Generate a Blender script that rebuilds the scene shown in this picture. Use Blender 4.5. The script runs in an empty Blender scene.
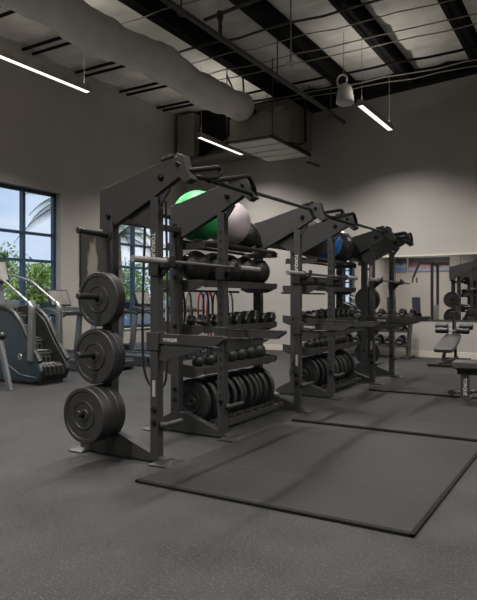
import bpy, math, random
from mathutils import Vector, Matrix
random.seed(7)
PI = math.pi
D = bpy.data
C = bpy.context.scene.collection
S = bpy.context.scene

# ------------------------------------------------------------------ camera
YAW = math.atan(361/606)
cd = D.cameras.new('camera'); cam = D.objects.new('camera', cd); C.objects.link(cam)
cam.location = (0, 0, 1.3); cam.rotation_euler = (PI/2, 0, YAW)
cd.sensor_fit = 'HORIZONTAL'; cd.sensor_width = 36; cd.lens = 606/477*36
cd.clip_start = 0.05; cd.clip_end = 500
S.camera = cam

# ------------------------------------------------------------------ exposure
S.view_settings.view_transform = 'Standard'
S.view_settings.look = 'None'
S.view_settings.exposure = 0.0
S.view_settings.gamma = 1.0
S.view_settings.use_curve_mapping = False

# ------------------------------------------------------------------ world sky
w = D.worlds.new('sky'); S.world = w; w.use_nodes = True
nt = w.node_tree; nt.nodes.clear()
wo = nt.nodes.new('ShaderNodeOutputWorld'); bg = nt.nodes.new('ShaderNodeBackground')
tc = nt.nodes.new('ShaderNodeTexCoord'); mp = nt.nodes.new('ShaderNodeMapping')
mp.inputs['Scale'].default_value = (1, 1, 3.5)
nz = nt.nodes.new('ShaderNodeTexNoise'); nz.inputs['Scale'].default_value = 3.2; nz.inputs['Detail'].default_value = 5
rp = nt.nodes.new('ShaderNodeValToRGB')
rp.color_ramp.elements[0].position = 0.36; rp.color_ramp.elements[0].color = (0.46, 0.58, 0.74, 1)
rp.color_ramp.elements[1].position = 0.60; rp.color_ramp.elements[1].color = (0.76, 0.78, 0.81, 1)
nt.links.new(tc.outputs['Generated'], mp.inputs['Vector']); nt.links.new(mp.outputs[0], nz.inputs['Vector'])
nt.links.new(nz.outputs[0], rp.inputs[0]); nt.links.new(rp.outputs[0], bg.inputs[0])
bg.inputs[1].default_value = 1.25
nt.links.new(bg.outputs[0], wo.inputs[0])
sd = D.lights.new('sun', 'SUN'); sd.energy = 1.6; sd.angle = math.radians(3); sd.color = (1, 0.96, 0.9)
so = D.objects.new('sun', sd); C.objects.link(so); so.rotation_euler = (math.radians(-12), math.radians(42), 0)

# ------------------------------------------------------------------ materials
def mat(name, col, rough=0.5, metal=0.0, bump=0.0, bscale=60, var=0.0, vscale=3, emit=None, estr=0, spec=0.5, speck=None):
    m = D.materials.new(name); m.use_nodes = True
    n = m.node_tree; b = n.nodes['Principled BSDF']
    b.inputs['Base Color'].default_value = (*col, 1)
    b.inputs['Roughness'].default_value = rough; b.inputs['Metallic'].default_value = metal
    b.inputs['Specular IOR Level'].default_value = spec
    t = n.nodes.new('ShaderNodeTexCoord')
    src = None
    if var:
        z = n.nodes.new('ShaderNodeTexNoise'); z.inputs['Scale'].default_value = vscale; z.inputs['Detail'].default_value = 5
        n.links.new(t.outputs['Object'], z.inputs['Vector'])
        r = n.nodes.new('ShaderNodeValToRGB')
        r.color_ramp.elements[0].position = 0.3; r.color_ramp.elements[1].position = 0.7
        r.color_ramp.elements[0].color = (*[c*(1-var) for c in col], 1)
        r.color_ramp.elements[1].color = (*[min(1, c*(1+var)) for c in col], 1)
        n.links.new(z.outputs[0], r.inputs[0]); src = r.outputs[0]
    if speck:
        sc, scol, th = speck
        z = n.nodes.new('ShaderNodeTexNoise'); z.inputs['Scale'].default_value = sc; z.inputs['Detail'].default_value = 2
        n.links.new(t.outputs['Object'], z.inputs['Vector'])
        r = n.nodes.new('ShaderNodeValToRGB')
        r.color_ramp.elements[0].position = th; r.color_ramp.elements[1].position = th+0.08
        r.color_ramp.elements[0].color = (0, 0, 0, 1); r.color_ramp.elements[1].color = (1, 1, 1, 1)
        n.links.new(z.outputs[0], r.inputs[0])
        mx = n.nodes.new('ShaderNodeMix'); mx.data_type = 'RGBA'
        n.links.new(r.outputs[0], mx.inputs[0])
        if src: n.links.new(src, mx.inputs[6])
        else: mx.inputs[6].default_value = (*col, 1)
        mx.inputs[7].default_value = (*scol, 1); src = mx.outputs[2]
    if src: n.links.new(src, b.inputs['Base Color'])
    if bump:
        z = n.nodes.new('ShaderNodeTexNoise'); z.inputs['Scale'].default_value = bscale; z.inputs['Detail'].default_value = 4
        n.links.new(t.outputs['Object'], z.inputs['Vector'])
        bp = n.nodes.new('ShaderNodeBump'); bp.inputs['Strength'].default_value = bump; bp.inputs['Distance'].default_value = 0.02
        n.links.new(z.outputs[0], bp.inputs['Height']); n.links.new(bp.outputs[0], b.inputs['Normal'])
    if emit:
        b.inputs['Emission Color'].default_value = (*emit, 1); b.inputs['Emission Strength'].default_value = estr
    return m
M = dict(
    wall=mat('painted_plaster', (0.43, 0.405, 0.375), 0.85, bump=0.12, bscale=90, var=0.04, vscale=1.5),
    floor=mat('rubber_floor', (0.0195, 0.0195, 0.0198), 0.58, bump=0.6, bscale=110, var=0.45, vscale=2.2, spec=0.35, speck=(75, (0.066, 0.066, 0.066), 0.58)),
    mat_=mat('rubber_mat', (0.0155, 0.015, 0.014), 0.5, spec=0.32, bump=0.15, bscale=120, var=0.25, vscale=1.2),
    matedge=mat('mat_edge_rubber', (0.008, 0.008, 0.008), 0.75, bump=0.1, spec=0.15),
    insul=mat('white_insulation', (0.72, 0.70, 0.64), 0.75, bump=0.9, bscale=3.5, var=0.12, vscale=2.0),
    blacksteel=mat('black_roof_steel', (0.008, 0.008, 0.008), 0.75, bump=0.1, spec=0.15),
    greysteel=mat('grey_pipe', (0.05, 0.048, 0.045), 0.5),
    palecable=mat('pale_conduit', (0.30, 0.28, 0.23), 0.5),
    duct=mat('duct_fabric', (0.78, 0.75, 0.68), 0.8, bump=1.0, bscale=7, var=0.08, vscale=3),
    galv=mat('galvanised_sheet', (0.32, 0.30, 0.27), 0.4, 0.5, var=0.15, vscale=6),
    boxtan=mat('hvac_casing', (0.15, 0.135, 0.105), 0.6, var=0.1),
    white=mat('white_paint', (0.62, 0.6, 0.55), 0.6, bump=0.05),
    base=mat('pale_baseboard', (0.62, 0.58, 0.50), 0.6, bump=0.05),
    frame=mat('powder_coat_charcoal', (0.032, 0.032, 0.032), 0.55, bump=0.1, bscale=300, spec=0.35),
    grip=mat('matte_black_coat', (0.012, 0.012, 0.012), 0.65, bump=0.1, spec=0.12),
    holeshade=mat('painted_hole_shade', (0.003, 0.003, 0.003), 0.7),
    tray=mat('grey_shelf_steel', (0.032, 0.031, 0.029), 0.55, spec=0.35, bump=0.08, bscale=200),
    black=mat('black_plastic', (0.014, 0.014, 0.014), 0.45, bump=0.08),
    rubber=mat('plate_rubber', (0.021, 0.021, 0.021), 0.42, bump=0.2, bscale=120, var=0.3, vscale=8),
    chrome=mat('brushed_steel', (0.29, 0.28, 0.27), 0.45, 0.6, bump=0.05),
    bolt=mat('black_bolt', (0.02, 0.02, 0.02), 0.25, 0.6),
    letter=mat('white_lettering', (0.52, 0.5, 0.46), 0.6, bump=0.02),
    sticker=mat('white_sticker', (0.32, 0.3, 0.28), 0.6, bump=0.02),
    green=mat('green_vinyl', (0.02, 0.30, 0.075), 0.55, bump=0.06, bscale=20),
    pink=mat('pearl_pink_vinyl', (0.40, 0.35, 0.36), 0.5, bump=0.06, bscale=20, var=0.05),
    greyball=mat('grey_vinyl', (0.11, 0.105, 0.10), 0.4, bump=0.06, bscale=20),
    blueball=mat('blue_vinyl', (0.02, 0.19, 0.55), 0.35, bump=0.06, bscale=20),
    darkball=mat('charcoal_vinyl', (0.035, 0.034, 0.034), 0.32, bump=0.06, bscale=20),
    leather=mat('black_ball_leather', (0.014, 0.013, 0.013), 0.42, bump=0.3, bscale=80),
    silver=mat('silver_paint', (0.22, 0.23, 0.24), 0.35, 0.6, bump=0.03),
    bluegrey=mat('blue_grey_shroud', (0.018, 0.036, 0.05), 0.32, bump=0.03, spec=0.6),
    stepgrey=mat('grey_step_plastic', (0.12, 0.12, 0.12), 0.5),
    deck=mat('treadmill_deck', (0.03, 0.036, 0.042), 0.35, bump=0.05),
    screen=mat('console_glass', (0.20, 0.195, 0.18), 0.25, var=0.2, vscale=5),
    pad=mat('grey_upholstery', (0.05, 0.048, 0.045), 0.5, bump=0.15, bscale=100),
    bluepad=mat('slate_upholstery', (0.05, 0.056, 0.075), 0.5, bump=0.15),
    winframe=mat('dark_window_frame', (0.03, 0.038, 0.05), 0.4, bump=0.03),
    winside=mat('blue_window_frame', (0.03, 0.065, 0.12), 0.35, bump=0.02),
    asphalt=mat('asphalt', (0.17, 0.17, 0.17), 0.9, bump=0.3, var=0.1),
    grass=mat('lawn', (0.07, 0.13, 0.03), 0.9, bump=0.6, var=0.3, vscale=2),
    leaf=mat('leaf', (0.20, 0.34, 0.10), 0.6, var=0.4, vscale=1.5),
    leaf2=mat('bright_leaf', (0.30, 0.42, 0.10), 0.6, var=0.35, vscale=1.5),
    palmleaf=mat('palm_leaf', (0.05, 0.11, 0.05), 0.5, var=0.3),
    bark=mat('bark', (0.16, 0.13, 0.10), 0.9, bump=0.6, bscale=25, var=0.3, vscale=8),
    carw=mat('white_car_paint', (0.6, 0.62, 0.65), 0.25), carb=mat('blue_car_paint', (0.08, 0.16, 0.3), 0.25), carr=mat('silver_car_paint', (0.4, 0.42, 0.45), 0.25),
    glassdk=mat('dark_glass', (0.02, 0.025, 0.03), 0.1),
    red=mat('red_band', (0.30, 0.02, 0.03), 0.5), blue=mat('blue_band', (0.03, 0.06, 0.22), 0.5), cream=mat('cream_rope', (0.40, 0.38, 0.34), 0.8, bump=0.4, bscale=60),
    yellow=mat('yellow_band', (0.4, 0.22, 0.02), 0.5),
)
def emis(name, col, s):
    m = D.materials.new(name); m.use_nodes = True; n = m.node_tree; n.nodes.clear()
    o = n.nodes.new('ShaderNodeOutputMaterial'); e = n.nodes.new('ShaderNodeEmission')
    e.inputs[0].default_value = (*col, 1); e.inputs[1].default_value = s; n.links.new(e.outputs[0], o.inputs[0]); return m
M['lamp'] = emis('lamp_diffuser', (1.0, 0.95, 0.88), 1.7)
def glassmat():
    m = D.materials.new('window_glass'); m.use_nodes = True; n = m.node_tree; n.nodes.clear()
    o = n.nodes.new('ShaderNodeOutputMaterial'); mx = n.nodes.new('ShaderNodeMixShader')
    tr = n.nodes.new('ShaderNodeBsdfTransparent'); tr.inputs[0].default_value = (0.93, 0.96, 1.0, 1)
    gl = n.nodes.new('ShaderNodeBsdfGlossy'); gl.inputs['Roughness'].default_value = 0.02
    mx.inputs[0].default_value = 0.02
    n.links.new(tr.outputs[0], mx.inputs[1]); n.links.new(gl.outputs[0], mx.inputs[2]); n.links.new(mx.outputs[0], o.inputs[0]); return m
M['glass'] = glassmat()
M['mirror'] = mat('mirror_glass', (0.80, 0.79, 0.77), 0.015, 1.0)
def picmat(name, kind):
    m = D.materials.new(name); m.use_nodes = True; n = m.node_tree; b = n.nodes['Principled BSDF']
    t = n.nodes.new('ShaderNodeTexCoord'); sp = n.nodes.new('ShaderNodeSeparateXYZ')
    n.links.new(t.outputs['Generated'], sp.inputs[0])
    nz = n.nodes.new('ShaderNodeTexNoise'); nz.inputs['Scale'].default_value = 3.0; nz.inputs['Detail'].default_value = 6
    n.links.new(t.outputs['Generated'], nz.inputs['Vector'])
    r = n.nodes.new('ShaderNodeValToRGB'); cr = r.color_ramp
    ad = n.nodes.new('ShaderNodeMath'); ad.operation = 'MULTIPLY_ADD'
    ad.inputs[1].default_value = 0.55
    n.links.new(nz.outputs[0], ad.inputs[0])
    if kind == 'grip':          # dark print with a pale streaky figure in the middle
        g = n.nodes.new('ShaderNodeTexGradient'); g.gradient_type = 'SPHERICAL'
        mp = n.nodes.new('ShaderNodeMapping'); mp.inputs['Location'].default_value = (0, -1.25, -0.75); mp.inputs['Scale'].default_value = (0.01, 2.8, 1.5)
        n.links.new(t.outputs['Generated'], mp.inputs[0]); n.links.new(mp.outputs[0], g.inputs[0])
        n.links.new(g.outputs[0], ad.inputs[2])
        cr.elements[0].position = 0.36; cr.elements[0].color = (0.035, 0.033, 0.028, 1)
        cr.elements[1].position = 0.80; cr.elements[1].color = (0.26, 0.24, 0.20, 1)
        e = cr.elements.new(0.62); e.color = (0.035, 0.033, 0.028, 1)
        nz.inputs['Scale'].default_value = 7
    else:
        n.links.new(sp.outputs[2], ad.inputs[2])
        cols = [(0.12, (0.22, 0.30, 0.46)), (0.55, (0.10, 0.18, 0.42)), (0.70, (0.30, 0.34, 0.44)), (0.92, (0.05, 0.05, 0.05)), (1.0, (0.03, 0.03, 0.03))]
        if kind == 'red': cols[2] = (0.72, (0.30, 0.10, 0.10)); cols[1] = (0.5, (0.32, 0.34, 0.42))
        cr.elements[0].position = cols[0][0]; cr.elements[0].color = (*cols[0][1], 1)
        cr.elements[1].position = cols[-1][0]; cr.elements[1].color = (*cols[-1][1], 1)
        for p, c in cols[1:-1]:
            e = cr.elements.new(p); e.color = (*c, 1)
    n.links.new(ad.outputs[0], r.inputs[0]); n.links.new(r.outputs[0], b.inputs['Base Color'])
    b.inputs['Roughness'].default_value = 0.6
    return m
M['pic_grip'] = picmat('dark_print', 'grip'); M['pic_blue'] = picmat('blue_print', 'blue'); M['pic_red'] = picmat('red_print', 'red')

# ------------------------------------------------------------------ mesh builder
class MB:
    def __init__(s): s.v = []; s.f = []; s.m = []
    def add(s, vs, fs, mi=0, mtx=None):
        o = len(s.v)
        s.v += [tuple(mtx @ Vector(p)) if mtx else tuple(p) for p in vs]
        s.f += [tuple(i+o for i in f) for f in fs]; s.m += [mi]*len(fs); return s
    def box(s, x0, x1, y0, y1, z0, z1, mi=0, mtx=None):
        v = [(x, y, z) for x in (x0, x1) for y in (y0, y1) for z in (z0, z1)]
        return s.add(v, [(0,1,3,2),(4,6,7,5),(0,4,5,1),(2,3,7,6),(0,2,6,4),(1,5,7,3)], mi, mtx)
    def prism(s, pts, a0, a1, axis='y', mi=0, mtx=None):
        n = len(pts)
        def P(p, a): return (p[0], a, p[1]) if axis == 'y' else ((a, p[0], p[1]) if axis == 'x' else (p[0], p[1], a))
        v = [P(p, a0) for p in pts]+[P(p, a1) for p in pts]
        f = [tuple(range(n)), tuple(range(2*n-1, n-1, -1))]+[(i, i+n, (i+1) % n+n, (i+1) % n) for i in range(n)]
        return s.add(v, f, mi, mtx)
    def tube(s, pts, r, n=10, mi=0, closed=False, mtx=None, flat=1.0):
        pts = [Vector(p) for p in pts]; L = len(pts); v = []; f = []
        rs = r if isinstance(r, (list, tuple)) else [r]*L
        up = None
        for i, p in enumerate(pts):
            if closed: t = (pts[(i+1) % L]-pts[i-1]).normalized()
            else:
                t = (pts[min(i+1, L-1)]-pts[max(i-1, 0)]).normalized()
            if up is None:
                up = Vector((0, 0, 1)) if abs(t.z) < 0.9 else Vector((1, 0, 0))
            a = t.cross(up).normalized(); b = a.cross(t).normalized(); up = b
            for k in range(n):
                w_ = 2*PI*k/n; v.append(p+rs[i]*(math.cos(w_)*a+math.sin(w_)*b*flat))
        for i in range(L if closed else L-1):
            j = (i+1) % L
            for k in range(n):
                f.append((i*n+k, i*n+(k+1) % n, j*n+(k+1) % n, j*n+k))
        if not closed: f += [tuple(range(n-1, -1, -1)), tuple(range((L-1)*n, L*n))]
        return s.add(v, f, mi, mtx)
    def cyl(s, p0, p1, r, n=16, mi=0): return s.tube([p0, p1], r, n, mi)
    def lathe(s, prof, c=(0,0,0), axis='z', n=32, mi=0, mtx=None):
        v = []; f = []; L = len(prof)
        for k in range(n):
            w_ = 2*PI*k/n; cw, sw = math.cos(w_), math.sin(w_)
            for r, h in prof:
                p = (r*cw, r*sw, h) if axis == 'z' else ((r*cw, h, r*sw) if axis == 'y' else (h, r*cw, r*sw))
                v.append((p[0]+c[0], p[1]+c[1], p[2]+c[2]))
        for k in range(n):
            j = (k+1) % n
            for i in range(L-1): f.append((k*L+i, j*L+i, j*L+i+1, k*L+i+1))
        return s.add(v, f, mi, mtx)
    def sphere(s, c, r, n=28, mi=0, sz=1.0):
        pr = [(max(1e-4, r*math.sin(PI*i/(n//2))), -r*sz*math.cos(PI*i/(n//2))) for i in range(n//2+1)]
        return s.lathe(pr, c, 'z', n, mi)
    def build(s, name, mats, parent=None, bevel=0.0, smooth=True, loc=None):
        me = D.meshes.new(name); me.from_pydata(s.v, [], s.f)
        if not isinstance(mats, (list, tuple)): mats = [mats]
        for m in mats: me.materials.append(m)
        me.polygons.foreach_set('material_index', s.m)
        import bmesh
        bm = bmesh.new(); bm.from_mesh(me); bmesh.ops.recalc_face_normals(bm, faces=bm.faces); bm.to_mesh(me); bm.free()
        if smooth:
            me.polygons.foreach_set('use_smooth', [True]*len(me.polygons)); me.set_sharp_from_angle(angle=math.radians(35))
        me.update()
        o = D.objects.new(name, me); C.objects.link(o)
        if parent: o.parent = parent
        if loc: o.location = loc
        if bevel:
            b = o.modifiers.new('bevel', 'BEVEL'); b.width = bevel; b.segments = 2; b.limit_method = 'ANGLE'
        return o
def tag(o, label=None, cat=None, group=None, kind=None):
    if label: o['label'] = label
    if cat: o['category'] = cat
    if group: o['group'] = group
    if kind: o['kind'] = kind
    return o
def thing(name, label, cat, loc=(0,0,0), group=None, rz=0):
    o = D.objects.new(name, None); C.objects.link(o); o.location = loc; o.rotation_euler.z = rz; o.empty_display_size = 0.1
    return tag(o, label, cat, group)
def dup(root, loc, label, group=None, rz=None):
    r = root.copy(); C.objects.link(r); r.location = loc
    if rz is not None: r.rotation_euler.z = rz
    r['label'] = label
    if group: r['group'] = group
    for ch in list(root.children):
        c = ch.copy(); C.objects.link(c); c.parent = r
        for g in list(ch.children):
            d = g.copy(); C.objects.link(d); d.parent = c
    return r
def text(body, size, name, m, parent, mtx, bold=0.0, kind=None):
    cu = D.curves.new('t', 'FONT'); cu.body = body; cu.size = size; cu.extrude = 0.001; cu.offset = bold; cu.resolution_u = 3
    cu.align_x = 'CENTER'; cu.align_y = 'CENTER'
    t = D.objects.new('t', cu); C.objects.link(t)
    bpy.context.view_layer.update()
    me = D.meshes.new_from_object(t.evaluated_get(bpy.context.evaluated_depsgraph_get()))
    D.objects.remove(t); me.materials.clear(); me.materials.append(m)
    o = D.objects.new(name, me); C.objects.link(o); o.parent = parent; o.matrix_local = mtx
    return o
ORD = ['nearest', 'second', 'third', 'fourth', 'fifth', 'sixth', 'seventh', 'eighth', 'ninth', 'tenth', 'eleventh', 'twelfth', 'thirteenth']
def ordn(i, n): return 'farthest' if i == n-1 else (ORD[i]+(' nearest' if i else ''))

# ------------------------------------------------------------------ lamps of the room
LAMP_Z = 4.9
def fixture(X, y0, y1, label):
    t = thing('linear_pendant_light', label, 'ceiling light', (X, (y0+y1)/2, LAMP_Z), 'suspended linear lights')
    h = (y1-y0)/2
    b = MB(); b.box(-0.056, 0.056, -h, h, 0.012, 0.10); b.box(-0.056, -0.05, -h, h, -0.01, 0.02); b.box(0.05, 0.056, -h, h, -0.01, 0.02)
    b.build('housing', M['galv'], t, 0.003)
    MB().box(-0.05, 0.05, -h+0.005, h-0.005, -0.006, 0.011).build('diffuser', M['lamp'], t)
    for q in (-h+0.1, h-0.1): MB().cyl((0, q, 0.1), (0, q, 6.5-LAMP_Z), 0.004, 6).build('hanging_wire', M['palecable'], t)
    for q in ((-h), h): MB().box(-0.058, 0.058, q-0.006, q+0.006, -0.012, 0.105).build('end_cap', M['galv'], t)
    ld = D.lights.new('strip', 'AREA'); ld.shape = 'RECTANGLE'; ld.size = 0.07; ld.size_y = 2*h-0.05
    ld.energy = LAMP_P*(2*h); ld.color = (1.0, 0.96, 0.91); ld.spread = math.radians(137)
    lo = D.objects.new('strip_light', ld); C.objects.link(lo); lo.parent = t; lo.location = (0, 0, -0.012)
    lu = D.lights.new('added_fill', 'AREA'); lu.shape = 'RECTANGLE'; lu.size = 0.05; lu.size_y = 2*h-0.05  # upward fill added above the housing to brighten the ceiling
    lu.energy = FILL_P*(2*h); lu.color = (1.0, 0.94, 0.86); lu.spread = math.radians(150)
    lo = D.objects.new('added_ceiling_fill', lu); C.objects.link(lo); lo.parent = t; lo.location = (0, 0, 0.105); lo.rotation_euler.x = PI
LAMP_P = 66; FILL_P = 5.0
fixture(-7.6, 4.2, 7.68, 'long lit linear light hung high over the stair climber at upper left')
fixture(-7.6, 11.04, 12.92, 'lit linear light hung below the end of the fabric duct')
fixture(-3.8, 10.76, 12.67, 'lit linear light hung right of the white pendant speaker')
fixture(-3.8, 3.3, 5.9, 'linear light hung above the nearest rack frames')
fixture(-7.6, -3.5, 0.0, 'linear light hung over the rear left of the room')
fixture(-3.8, -1.0, 1.6, 'unseen added linear light over the left of the floor before the racks')  # added out of view to light the rack faces from the front
fixture(0.0, 10.76, 12.67, 'linear light hung over the far right of the room')
fixture(0.0, 3.3, 5.9, 'linear light hung right of the lifting mats')
fixture(3.8, 7.0, 9.6, 'linear light hung along the right side wall')
fixture(0.0, -1.5, 1.1, 'unseen added linear light above the open floor in the foreground')  # unseen fixture, placed here to boost frontal light on the rig

# ------------------------------------------------------------------ room shell
def struct(o): o['kind'] = 'structure'; return o
XL, XR, YB, YF, ZC = -10.07, 6.0, 14.0, -5.0, 6.55
struct(MB().box(XL-0.3, XR+0.3, YF-0.3, YB+0.3, -0.2, 0).build('floor', M['floor'], smooth=False))
WINS = [(5.91, 9.35), (11.02, 13.60), (0.2, 3.64)]
WZ0, WZ1 = 0.60, 3.62
b = MB(); ys = [YF-0.3]; 
wl = sorted(WINS); cur = YF-0.3
for a, e in wl:
    b.box(XL-0.3, XL, cur, a, 0, ZC+0.3); b.box(XL-0.3, XL, a, e, 0, WZ0); b.box(XL-0.3, XL, a, e, WZ1, ZC+0.3); cur = e
b.box(XL-0.3, XL, cur, YB+0.3, 0, ZC+0.3)
struct(b.build('wall_left', M['wall'], smooth=False))
struct(MB().box(XL, XR, YB, YB+0.3, 0, ZC+0.3).build('wall_back', M['wall'], smooth=False))
struct(MB().box(XL, XR, YF-0.3, YF, 0, ZC+0.3).build('wall_front', M['wall'], smooth=False))
struct(MB().box(XR, XR+0.3, YF-0.3, YB+0.3, 0, ZC+0.3).build('wall_right', M['wall'], smooth=False))
# ceiling : sagging insulation sheets between the roof purlins
PUR = [-4.6+1.45*k for k in range(13)]
b = MB(); nx, ny = 80, 190
vs = []; 
for j in range(ny+1):
    y = YF+(YB-YF)*j/ny
    ph = ((y-PUR[0]) % 1.45)/1.45
    sag = -0.02-0.09*math.sin(PI*ph)**0.6
    for i in range(nx+1):
        x = XL+(XR-XL)*i/nx
        wob = 0.018*math.sin(x*5.3+y*2.1)+0.014*math.sin(x*11.7-y*3.0)+0.012*math.sin(y*13+x*2)
        vs.append((x, y, ZC+sag+wob*min(1, 4*math.sin(PI*ph)+0.1)))
fs = [(j*(nx+1)+i, j*(nx+1)+i+1, (j+1)*(nx+1)+i+1, (j+1)*(nx+1)+i) for j in range(ny) for i in range(nx)]
b.add(vs, fs)
o = struct(b.build('ceiling', M['insul'])); 
for p in o.data.polygons: pass
struct(MB().box(XL-0.3, XR+0.3, YF-0.3, YB+0.3, ZC+0.12, ZC+0.3).build('ceiling', M['blacksteel'], smooth=False))
struct(MB().box(XL, XR, YB-0.018, YB, 0, 0.14).build('baseboard_back', M['base'], bevel=0.003))
struct(MB().box(XL, XL+0.018, YF, YB-0.02, 0, 0.14).build('baseboard_left', M['base'], bevel=0.003))
# windows
for k, (a, e) in enumerate(WINS):
    xo = XL-0.20
    fr = MB(); fr.box(xo-0.04, xo+0.05, a, a+0.07, WZ0, WZ1); fr.box(xo-0.04, xo+0.05, e-0.07, e, WZ0, WZ1)
    fr.box(xo-0.04, xo+0.05, a, e, WZ0, WZ0+0.07); fr.box(xo-0.04, xo+0.05, a, e, WZ1-0.07, WZ1)
    n = round((e-a)/0.86)
    for q in range(1, n):
        y = e-(e-a)*q/n if k != 1 else 11.07+0.86*q
        fr.box(xo-0.05, xo+0.06, y-0.035, y+0.035, WZ0, WZ1)
    for z in (2.70, 2.13): fr.box(xo-0.045, xo+0.055, a, e, z-0.028, z+0.028)
    f = struct(fr.build('window_%d' % (k+1), M['winside'], bevel=0.004))
    f['label'] = 'dark blue framed window'
    MB().box(xo-0.004, xo+0.004, a+0.03, e-0.03, WZ0+0.03, WZ1-0.03).build('window_pane', M['glass'], f)
    MB().box(XL-0.30, XL+0.03, a-0.01, e+0.01, WZ0-0.03, WZ0).build('window_sill', M['white'], f, 0.004)

# ------------------------------------------------------------------ roof steel
tb = lambda name, label, cat, mb, m, group=None, bevel=0.0: tag(mb.build(name, m, bevel=bevel), label, cat, group)
for i, X in enumerate((-9.3, -7.95, -6.5, -4.98, -3.62, -2.12, -0.7, 0.75, 2.2, 3.65, 5.1)):
    b = MB(); z0 = 6.08
    b.box(X-0.105, X+0.105, YF, YB-0.3, z0, z0+0.02); b.box(X-0.105, X+0.105, YF, YB-0.3, 6.40, 6.42); b.box(X-0.012, X+0.012, YF, YB-0.3, z0, 6.42)
    if i in (0, 1): continue
    o = struct(b.build('trim_%d' % (i+1), M['blacksteel'])); o['label'] = 'dark roof beam'
b = MB()
for y in PUR:
    for dy in (-0.12, 0.14): b.box(XL, -8.4, y+dy-0.02, y+dy+0.02, 6.36, 6.41)
o = struct(b.build('trim_20', M['blacksteel'])); o['label'] = 'roof purlins'
# tapered rafter in front of the back wall
b = MB(); b.prism([(-10.0, 4.9), (-8.3, 5.78), (-6.75, 5.87), (-4.33, 6.03), (-2.29, 6.16), (XR, 6.3), (XR, 6.56), (-10.0, 6.5)], 13.62, 13.66)
b.prism([(-10.0, 4.88), (-8.3, 5.76), (-6.75, 5.85), (-4.33, 6.01), (-2.29, 6.14), (XR, 6.28), (XR, 6.30), (-2.29, 6.16), (-4.33, 6.03), (-6.75, 5.87), (-8.3, 5.78), (-10.0, 4.9)], 13.52, 13.76)
o = struct(b.build('trim_21', M['blacksteel'])); o['label'] = 'tapered dark rafter along the back wall'
# thin conduits across
for i, (y, z, m, r) in enumerate([(6.5, 6.04, 'palecable', .012), (7.9, 6.04, 'palecable', .010), (9.3, 6.0, 'greysteel', .022), (10.6, 6.03, 'palecable', .012), (11.0, 6.03, 'palecable', .012), (11.8, 5.95, 'blacksteel', .025), (12.6, 6.0, 'palecable', .012), (12.9, 6.0, 'palecable', .010), (9.9, 6.02, 'palecable', .010)]):
    b = MB(); n = 24
    b.tube([(-7.2+(XR+7.1)*k/n, y+0.03*math.sin(k*1.9+i), z+0.012*math.sin(k*2.3+i*2)) for k in range(n+1)], r, 7)
    tb('ceiling_conduit', '%s conduit run crossing under the roof beams, %s from the camera' % ('pale' if m == 'palecable' else 'dark', ORD[i]), 'conduit', b, M[m], 'conduits under the roof')
# sprinkler pipe
b = MB(); b.cyl((-5.16, -4.8, 5.4), (-5.06, 13.25, 5.4), 0.045, 12)
pipe = tb('sprinkler_pipe', 'dark straight sprinkler pipe hung beside the fabric duct', 'pipe', b, M['greysteel'])
for y in (1, 4, 7, 10, 12.6): b = MB(); b.cyl((-5.12, y, 5.4), (-5.12, y, 6.1), 0.012, 6); b.lathe([(0.05, -.03), (0.062, -.03), (0.062, .03), (0.05, .03)], (-5.12, y, 5.4), 'y', 12); b.build('pipe_hanger', M['greysteel'], pipe)
b = MB(); b.cyl((-5.10, 8.0, 5.4), (-5.10, 8.0, 5.75), 0.03, 10); b.cyl((-5.4, 8.0, 5.75), (-3.7, 8.0, 5.9), 0.03, 10); b.lathe([(0.001, -.06), (.05, -.06), (.05, .06), (0.001, .06)], (-5.10, 8.0, 5.75), 'z', 12)
b.build('branch_pipe', M['greysteel'], pipe)
b = MB(); b.cyl((-6.05, 13.35, 4.68), (-5.6, 13.6, 4.45), 0.03, 8)
# fabric duct
b = MB(); pts = []; rs = []
for k in range(161):
    y = -4.5+k*(11.5+4.5)/160
    pts.append((-6.62+0.03*math.sin(y*1.7)-0.012*(y-7), y, 5.42+0.03*math.sin(y*2.3+1)+0.006*(y-7))); rs.append(0.30+0.022*math.sin(y*3.9)+0.012*math.sin(y*9.1)+0.006*math.sin(y*17))
rs[-1] = 0.20; rs[-2] = 0.27
b.tube(pts, rs, 28)
duct = tb('fabric_air_duct', 'long wrinkled off-white fabric air duct hung below the ceiling', 'air duct', b, M['duct'])
# hvac unit
hv = thing('air_handler', 'boxy suspended air handling unit at the end of the fabric duct', 'air handler', (-6.5, 12.3, 4.8))
b = MB(); b.box(-0.55, 0.62, -0.25, 1.0, 0.05, 0.95); b.build('casing', M['boxtan'], hv, 0.01)
b = MB(); b.box(-0.2, 0.1, -0.27, -0.24, 0.45, 0.75); b.box(0.25, 0.5, -0.27, -0.24, 0.2, 0.8); b.build('access_panel', M['galv'], hv, 0.004)
b = MB()
b.add([(-0.55, -0.85, 0.0), (0.45, -0.85, 0.0), (0.45, -0.85, 0.5), (-0.55, -0.85, 0.5), (-0.55, -0.25, 0.0), (0.62, -0.25, 0.0), (0.62, -0.25, 0.7), (-0.55, -0.25, 0.7)],
      [(0,1,2,3), (0,4,5,1), (1,5,6,2), (3,2,6,7), (0,3,7,4), (4,7,6,5)]); b.build('plenum', M['galv'], hv, 0.004)
for q in range(4):
    b = MB(); y = -0.85+q*0.49; b.box(-0.6, 0.5, y+0.02, y+0.44, -0.05, -0.02); b.build('grille_panel', M['white'], hv, 0.006)
b = MB(); b.box(-0.65, 0.55, -0.88, 1.1, -0.02, 0.01)
b.box(-0.65, -0.60, -0.88, 1.1, -0.06, 0); b.box(0.50, 0.55, -0.88, 1.1, -0.06, 0); b.build('frame', M['greysteel'], hv)
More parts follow.
